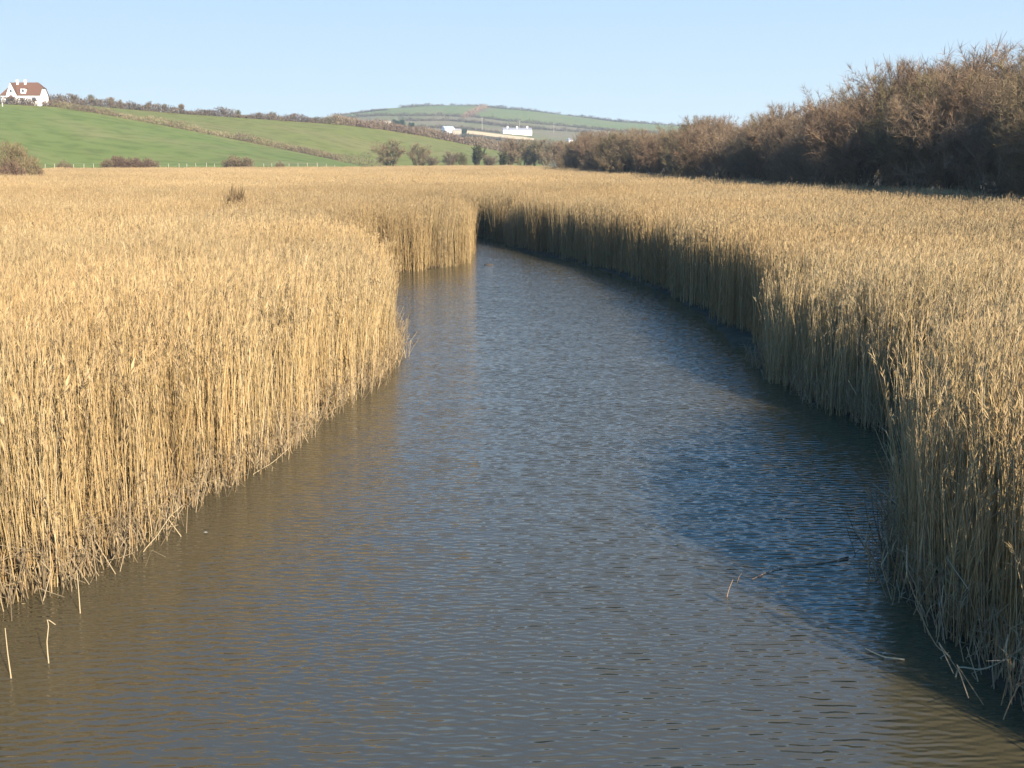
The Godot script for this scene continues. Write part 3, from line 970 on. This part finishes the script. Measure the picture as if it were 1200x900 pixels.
# ---------------------------------------------------------------- buildings
func build_house() -> void:
	var white := plain(Color(0.80, 0.79, 0.76), 0.9)
	var roof_m := soil(Color(0.19, 0.105, 0.075), mottle(0.05, Color(0.6, 0.6, 0.6), Color(1.25, 1.2, 1.1), 8), 0.35, 0.85)
	roof_m.vertex_color_use_as_albedo = false
	roof_m.cull_mode = BaseMaterial3D.CULL_DISABLED
	var glass := plain(Color(0.05, 0.06, 0.075), 0.15)
	var frame := plain(Color(0.75, 0.75, 0.73))
	var w := Color.WHITE
	var p := at(30, 124, 382)
	var o := thing("house", p, "white house with a russet half-hipped roof and two chimneys on the hill", "house")
	o.scale = Vector3.ONE * 0.86
	# walls 14.4 x 7.2, eaves 3.7, ridge 8.4
	var x := 7.2
	var z := 3.6
	var e := 3.7
	var rdg := 8.4
	var b := Buf.new()
	b.quad(Vector3(-x, -3, z), Vector3(x, -3, z), Vector3(x, e, z), Vector3(-x, e, z), w)
	b.quad(Vector3(-x, -3, -z), Vector3(x, -3, -z), Vector3(x, e, -z), Vector3(-x, e, -z), w)
	var hip := 6.3
	var hz := z * (rdg - hip) / (rdg - e)
	b.quad(Vector3(x, -3, -z), Vector3(x, -3, z), Vector3(x, e, z), Vector3(x, e, -z), w)
	b.quad(Vector3(x, e, -z), Vector3(x, e, z), Vector3(x, hip, hz), Vector3(x, hip, -hz), w)
	b.quad(Vector3(-x, -3, -z), Vector3(-x, -3, z), Vector3(-x, e, z), Vector3(-x, e, -z), w)
	piece("wall", b.mesh(), white, o)
	b = Buf.new()
	var ov := 0.35
	var lx := -x + 3.6   # the left end is hipped to the eaves
	var rx := x - 1.7
	b.quad(Vector3(-x - ov, e - 0.15, z + ov), Vector3(x + ov, e - 0.15, z + ov), Vector3(x + ov, hip, hz + 0.1), Vector3(lx, rdg, 0), w)
	b.tri(Vector3(x + ov, hip, hz + 0.1), Vector3(rx, rdg, 0), Vector3(lx, rdg, 0), w)
	b.quad(Vector3(-x - ov, e - 0.15, -z - ov), Vector3(x + ov, e - 0.15, -z - ov), Vector3(x + ov, hip, -hz - 0.1), Vector3(lx, rdg, 0), w)
	b.tri(Vector3(x + ov, hip, -hz - 0.1), Vector3(rx, rdg, 0), Vector3(lx, rdg, 0), w)
	b.tri(Vector3(x + ov, hip, hz + 0.1), Vector3(x + ov, hip, -hz - 0.1), Vector3(rx, rdg, 0), w)
	b.tri(Vector3(-x - ov, e - 0.15, z + ov), Vector3(-x - ov, e - 0.15, -z - ov), Vector3(lx, rdg, 0), w)
	var roof := piece("roof", b.mesh(), roof_m, o)
	for cx in [-2.0, 0.9]:
		b = Buf.new()
		b.box(Vector3(cx - 0.36, 6.8, 0.0), Vector3(cx + 0.36, 9.1, 0.7), w)
		b.box(Vector3(cx - 0.44, 9.1, -0.1), Vector3(cx + 0.44, 9.25, 0.8), w)
		piece("chimney", b.mesh(), white, roof)
	# projecting front gable
	b = Buf.new()
	var gx := -3.0
	b.quad(Vector3(gx - 1.9, -3, z + 0.7), Vector3(gx + 1.9, -3, z + 0.7), Vector3(gx + 1.9, e, z + 0.7), Vector3(gx - 1.9, e, z + 0.7), w)
	b.tri(Vector3(gx - 1.9, e, z + 0.7), Vector3(gx + 1.9, e, z + 0.7), Vector3(gx, 8.0, z + 0.7), w)
	for s in [-1.9, 1.9]:
		b.quad(Vector3(gx + s, -3, z - 0.5), Vector3(gx + s, -3, z + 0.7), Vector3(gx + s, e, z + 0.7), Vector3(gx + s, e, z - 0.5), w)
	piece("gable", b.mesh(), white, o)
	b = Buf.new()
	for s in [-2.2, 2.2]:
		b.quad(Vector3(gx, 8.15, z + 0.62), Vector3(gx, 8.15, 0), Vector3(gx + s, e - 0.2, 0), Vector3(gx + s, e - 0.2, z + 0.62), w)
	piece("gable_roof", b.mesh(), roof_m, o)
	# dormer
	b = Buf.new()
	b.box(Vector3(0.2, 4.2, 1.2), Vector3(2.0, 6.0, z - 0.1), w)
	piece("dormer", b.mesh(), white, o)
	b = Buf.new()
	b.box(Vector3(0.0, 6.0, 0.9), Vector3(2.2, 6.15, z + 0.1), w)
	piece("dormer_roof", b.mesh(), roof_m, o)
	# porch
	b = Buf.new()
	b.quad(Vector3(gx - 1.5, 2.9, z + 0.72), Vector3(gx + 1.5, 2.9, z + 0.72), Vector3(gx + 1.5, 2.2, z + 2.0), Vector3(gx - 1.5, 2.2, z + 2.0), w)
	b.tri(Vector3(gx - 1.5, 2.2, z + 2.0), Vector3(gx + 1.5, 2.2, z + 2.0), Vector3(gx, 3.9, z + 0.72), w)
	piece("porch_roof", b.mesh(), roof_m, o)
	for q in [[-0.2, 1.4, 1.3, 1.2, z], [4.2, 1.4, 1.5, 1.5, z], [0.7, 4.7, 0.8, 1.0, z - 0.1], [gx - 0.4, 4.6, 0.8, 1.0, z + 0.7]]:
		b = Buf.new()
		b.box(Vector3(q[0] - 0.1, q[1] - 0.1, q[4] + 0.005), Vector3(q[0] + q[2] + 0.1, q[1] + q[3] + 0.1, q[4] + 0.06), w)
		var win := piece("window", b.mesh(), frame, o)
		b = Buf.new()
		b.box(Vector3(q[0], q[1], q[4] + 0.062), Vector3(q[0] + q[2], q[1] + q[3], q[4] + 0.07), w)
		piece("pane", b.mesh(), glass, win)

func row_building(called: String, label: String, where: Vector3, long: float, deep: float, tall: float, rise: float, turn: float, walls: Material, roof_m: Material, chimneys: Array) -> void:
	var o := thing(called, where, label, "building", "", turn)
	var w := Color.WHITE
	var x := long / 2
	var z := deep / 2
	var b := Buf.new()
	for s in [-z, z]: b.quad(Vector3(-x, -3, s), Vector3(x, -3, s), Vector3(x, tall, s), Vector3(-x, tall, s), w)
	for s in [-x, x]:
		b.quad(Vector3(s, -3, -z), Vector3(s, -3, z), Vector3(s, tall, z), Vector3(s, tall, -z), w)
		b.tri(Vector3(s, tall, -z), Vector3(s, tall, z), Vector3(s, tall + rise, 0), w)
	piece("wall", b.mesh(), walls, o)
	b = Buf.new()
	for s in [-z - 0.2, z + 0.2]: b.quad(Vector3(-x - 0.2, tall - 0.1, s), Vector3(x + 0.2, tall - 0.1, s), Vector3(x + 0.2, tall + rise, 0), Vector3(-x - 0.2, tall + rise, 0), w)
	var roof := piece("roof", b.mesh(), roof_m, o)
	for c in chimneys:
		b = Buf.new()
		b.box(Vector3(c - 0.7, tall, -0.6), Vector3(c + 0.7, tall + rise + 1.3, 0.6), w)
		piece("chimney", b.mesh(), walls, roof)
	if chimneys.size():
		var glass := plain(Color(0.06, 0.07, 0.085), 0.2)
		for k in 9:
			for up in [0.7, 3.0]:
				b = Buf.new()
				var wx := -x + long * (k + 0.5) / 9.0
				b.box(Vector3(wx - 0.4, up, z + 0.01), Vector3(wx + 0.4, up + 1.1, z + 0.05), w)
				piece("window", b.mesh(), glass, o)

func build_far_buildings() -> void:
	var white := plain(Color(0.80, 0.80, 0.79), 0.9)
	var slate := plain(Color(0.19, 0.19, 0.21), 0.7)
	var stone := plain(Color(0.30, 0.26, 0.20), 0.9)
	var g := at(606, 158.5, 1010)
	row_building("terrace_cottages", "long white row of cottages with three chimneys on the distant slope", g, 27.0, 7.0, 4.8, 2.0, 0.12, white, slate, [-9.0, 0.0, 9.5])
	row_building("farm_shed", "pale farm shed with a blue grey roof left of the cottages", at(525, 154.5, 900), 9.0, 7.0, 2.6, 2.0, 0.5, white, plain(Color(0.30, 0.34, 0.40)), [])
	row_building("farm_shed", "smaller tan farm shed beside the pale one", at(535, 155.5, 900), 7.0, 6.0, 2.0, 1.3, 0.2, stone, plain(Color(0.26, 0.25, 0.24)), [])
	row_building("farm_shed", "low tan barn left of the dark evergreen on the distant slope", at(452, 147.2, 900), 14.0, 6.0, 2.2, 1.5, 0.1, stone, plain(Color(0.32, 0.27, 0.20)), [])
	row_building("cottage", "tiny white cottage between the wood and the far trees", at(668, 168.5, 900), 3.6, 4.0, 3.0, 1.6, 0.3, white, slate, [])
	# pale lane edged by a wall
	var b := Buf.new()
	var stops := [[532, 152.5], [560, 155.0], [590, 158.6], [612, 161.0], [626, 163.0]]
	var base := at(532, 152.5, 940)
	for i in stops.size() - 1:
		var a := at(stops[i][0], stops[i][1], 940) - base
		var e := at(stops[i + 1][0], stops[i + 1][1], 940) - base
		b.quad(a + Vector3(0, -2, 0), e + Vector3(0, -2, 0), e + Vector3(0, 0.6, 0), a + Vector3(0, 0.6, 0), Color.WHITE)
		b.quad(a + Vector3(0, 0.6, 0), e + Vector3(0, 0.6, 0), e + Vector3(0, 0.6, -0.6), a + Vector3(0, 0.6, -0.6), Color.WHITE)
	var wall := piece("stone_wall", b.mesh(), plain(Color(0.33, 0.28, 0.20)), self)
	wall.position = base
	tag(wall, "pale stone wall running below the white cottages", "wall")
	# evergreens
	var mat := dyed(0.9)
	var pine := shrub_shape(120, 3800, 0.11, 0.16, [Color(0.03, 0.05, 0.025), Color(0.04, 0.065, 0.03), Color(0.05, 0.07, 0.035)], Color(0.07, 0.055, 0.04))
	for q in [[466, 152, 137.5, 860, 9.5, "large dark evergreen tree on the distant slope"], [482, 151, 142, 860, 4.0, "small dark evergreen right of the large one"], [544, 157, 149.5, 900, 3.4, "small dark evergreen beside the farm sheds"], [684, 158, 152, 1000, 4.0, "dark evergreen on the slope above the wood"]]:
		var p := at(q[0], q[1], q[3])
		var o := thing("evergreen_tree", p, q[5], "tree")
		var half: float = q[4] * q[3] / FOCAL
		o.scale = Vector3(half, at(q[0], q[2], q[3]).y - p.y, half)
		piece("trunk", pine[0], mat, o)
		piece("crown", pine[1], mat, o)
	# utility poles
	for q in [[565, 150, 138, 1000, "left utility pole on the distant slope"], [609, 152, 141, 1050, "utility pole rising behind the white cottages"], [649, 153, 144, 1050, "utility pole right of the white cottages"]]:
		var p := at(q[0], q[1], q[3])
		var o := thing("utility_pole", p, q[4], "pole", "poles on the distant slope")
		var hgt := at(q[0], q[2], q[3]).y - p.y
		b = Buf.new()
		b.tube([Vector3(0, -2, 0), Vector3(0, hgt, 0)], [0.2, 0.14], 6, Color.WHITE, true)
		piece("post", b.mesh(), plain(Color(0.36, 0.33, 0.30)), o)
		b = Buf.new()
		b.box(Vector3(-0.9, hgt - 0.7, -0.08), Vector3(0.9, hgt - 0.5, 0.08), Color.WHITE)
		piece("crossarm", b.mesh(), plain(Color(0.30, 0.28, 0.25)), o)

func build_fence() -> void:
	var wood := plain(Color(0.34, 0.31, 0.26))
	var first := land(50, along(reed_end, 50) + 5.5)
	var o := thing("wire_fence", first, "line of pale fence posts with wire at the foot of the pasture", "fence")
	var post := Buf.new()
	post.box(Vector3(-0.048, -0.4, -0.048), Vector3(0.048, 1.0, 0.048), Color.WHITE)
	var pm := post.mesh()
	var spots := []
	var px := 52.0
	while px < 412.0:
		var w := land(px, along(reed_end, px) + 5.5)
		spots.append(w)
		var p := piece("post", pm, wood, o)
		p.position = w - first
		p.rotation.z = rng.randfn(0.0, 0.05)
		p.scale.y = rng.randf_range(0.85, 1.15)
		px += rng.randf_range(9.0, 12.5)
	for h in [0.5, 1.0]:
		var b := Buf.new()
		for i in spots.size() - 1:
			b.tube([spots[i] - first + Vector3(0, h, 0.1), spots[i + 1] - first + Vector3(0, h, 0.1)], [0.008, 0.008], 3, Color.WHITE)
		piece("wire", b.mesh(), plain(Color(0.3, 0.3, 0.3)), o)
	# the gate post by the house garden
	var g := land(9, along(hedge_line, 9, 2) - 9.0)
	var gp := Buf.new()
	gp.tube([Vector3(0, -0.3, 0), Vector3(0, 0.8, 0), Vector3(0, 1.0, 0)], [0.12, 0.11, 0.05], 8, Color.WHITE, true)
	var s := piece("field_marker", gp.mesh(), plain(Color(0.75, 0.72, 0.64)), self)
	s.position = g
	tag(s, "single pale post in the pasture below the white house", "post")

# ---------------------------------------------------------------- everything
func _ready() -> void:
	rng.seed = 12
	lumps.seed = 4
	lumps.frequency = 0.03
	lumps.fractal_octaves = 3
	bed_noise.seed = 15
	bed_noise.frequency = 0.06
	bed_noise.fractal_octaves = 3

	var camera := Camera3D.new()
	camera.name = "camera"
	camera.fov = rad_to_deg(2.0 * atan(450.0 / FOCAL))
	camera.position = eye
	camera.rotation.x = -pitch
	camera.near = 0.1
	camera.far = 9000.0
	add_child(camera)
	camera.current = true

	var sky_m := ProceduralSkyMaterial.new()
	sky_m.sky_top_color = lin(0.02, 0.162, 0.42)
	sky_m.sky_horizon_color = lin(0.292, 0.352, 0.37)
	sky_m.sky_curve = 0.24
	sky_m.ground_bottom_color = lin(0.045, 0.038, 0.023)
	sky_m.ground_horizon_color = lin(0.23, 0.25, 0.25)
	sky_m.sun_angle_max = 12.0
	var sky := Sky.new()
	sky.sky_material = sky_m
	var env := Environment.new()
	env.background_mode = Environment.BG_SKY
	env.sky = sky
	env.tonemap_mode = Environment.TONE_MAPPER_LINEAR
	env.tonemap_exposure = 2.6
	env.sdfgi_enabled = true
	env.ssao_enabled = true
	env.ssil_enabled = true
	env.fog_enabled = true
	env.fog_density = 0.0002
	env.fog_light_color = Color(0.80, 0.88, 0.95)
	var we := WorldEnvironment.new()
	we.name = "environment"
	we.environment = env
	add_child(we)

	var sun := DirectionalLight3D.new()
	sun.name = "sun"
	var az := deg_to_rad(33.0)
	var el := deg_to_rad(26.0)
	sun.basis = Basis.looking_at(Vector3(-sin(az) * cos(el), -sin(el), -cos(az) * cos(el)))
	sun.light_color = Color(1.0, 0.94, 0.85)
	sun.light_energy = 1.6
	sun.light_angular_distance = 0.53
	sun.shadow_enabled = true
	add_child(sun)

	gap = at(271, 186, 53)
	gap.y = 0.1

	# the setting
	survey_river()
	build_river()
	build_marsh()
	var grass := mottle(0.02, Color(0.6, 0.63, 0.55), Color(1.4, 1.36, 1.4), 21, 6)
	var turf := soil(Color.WHITE, grass, 0.011)
	var near_green := func(px: float, row: float, w: Vector3) -> Color:
		var n := lumps.get_noise_2d(w.x * 0.6, w.z * 0.8) + 0.5 * lumps.get_noise_2d(w.x * 2.5, w.z * 2.5)
		var dry := clampf((n + 0.15) * 1.1, 0, 1)
		var g := Color(0.165, 0.205, 0.055).lerp(Color(0.23, 0.225, 0.085), dry)
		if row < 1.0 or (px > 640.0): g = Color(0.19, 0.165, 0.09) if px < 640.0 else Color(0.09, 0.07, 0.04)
		return g
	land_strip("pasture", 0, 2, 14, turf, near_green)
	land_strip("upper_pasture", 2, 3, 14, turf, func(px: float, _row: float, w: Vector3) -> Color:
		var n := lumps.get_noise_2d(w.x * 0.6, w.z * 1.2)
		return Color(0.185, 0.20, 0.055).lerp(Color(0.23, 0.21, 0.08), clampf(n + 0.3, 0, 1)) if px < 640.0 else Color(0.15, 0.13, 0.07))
	land_strip("valley_ground", 3, 5, 10, turf, func(_px: float, _row: float, w: Vector3) -> Color:
		return Color(0.17, 0.14, 0.085).lerp(Color(0.14, 0.15, 0.065), clampf(lumps.get_noise_2d(w.x * 0.3, w.z * 0.5) * 1.5 + 0.2, 0, 1)))
	land_strip("distant_hill", 5, 9, 12, turf, func(px: float, row: float, w: Vector3) -> Color:
		var n := lumps.get_noise_2d(w.x * 0.35, w.z * 0.35)
		if row > 6.02 and row < 7.2:
			if px > 545 + (row - 6.0) * 22.0 and px < 552 + (row - 6.0) * 26.0: return Color(0.2, 0.15, 0.095)
			return Color(0.165, 0.20, 0.065).lerp(Color(0.21, 0.21, 0.09), clampf(n + 0.3, 0, 1))
		if row > 7.2: return Color(0.13, 0.15, 0.06)
		return Color(0.24, 0.195, 0.115).lerp(Color(0.20, 0.195, 0.085), clampf(n * 2.0 + 0.35, 0, 1)))

	# what stands on it
	build_reeds()
	build_wood()
	build_far_trees()
	build_hedges()
	build_house()
	build_far_buildings()
	build_fence()
	build_edge_reeds()
	build_strays()
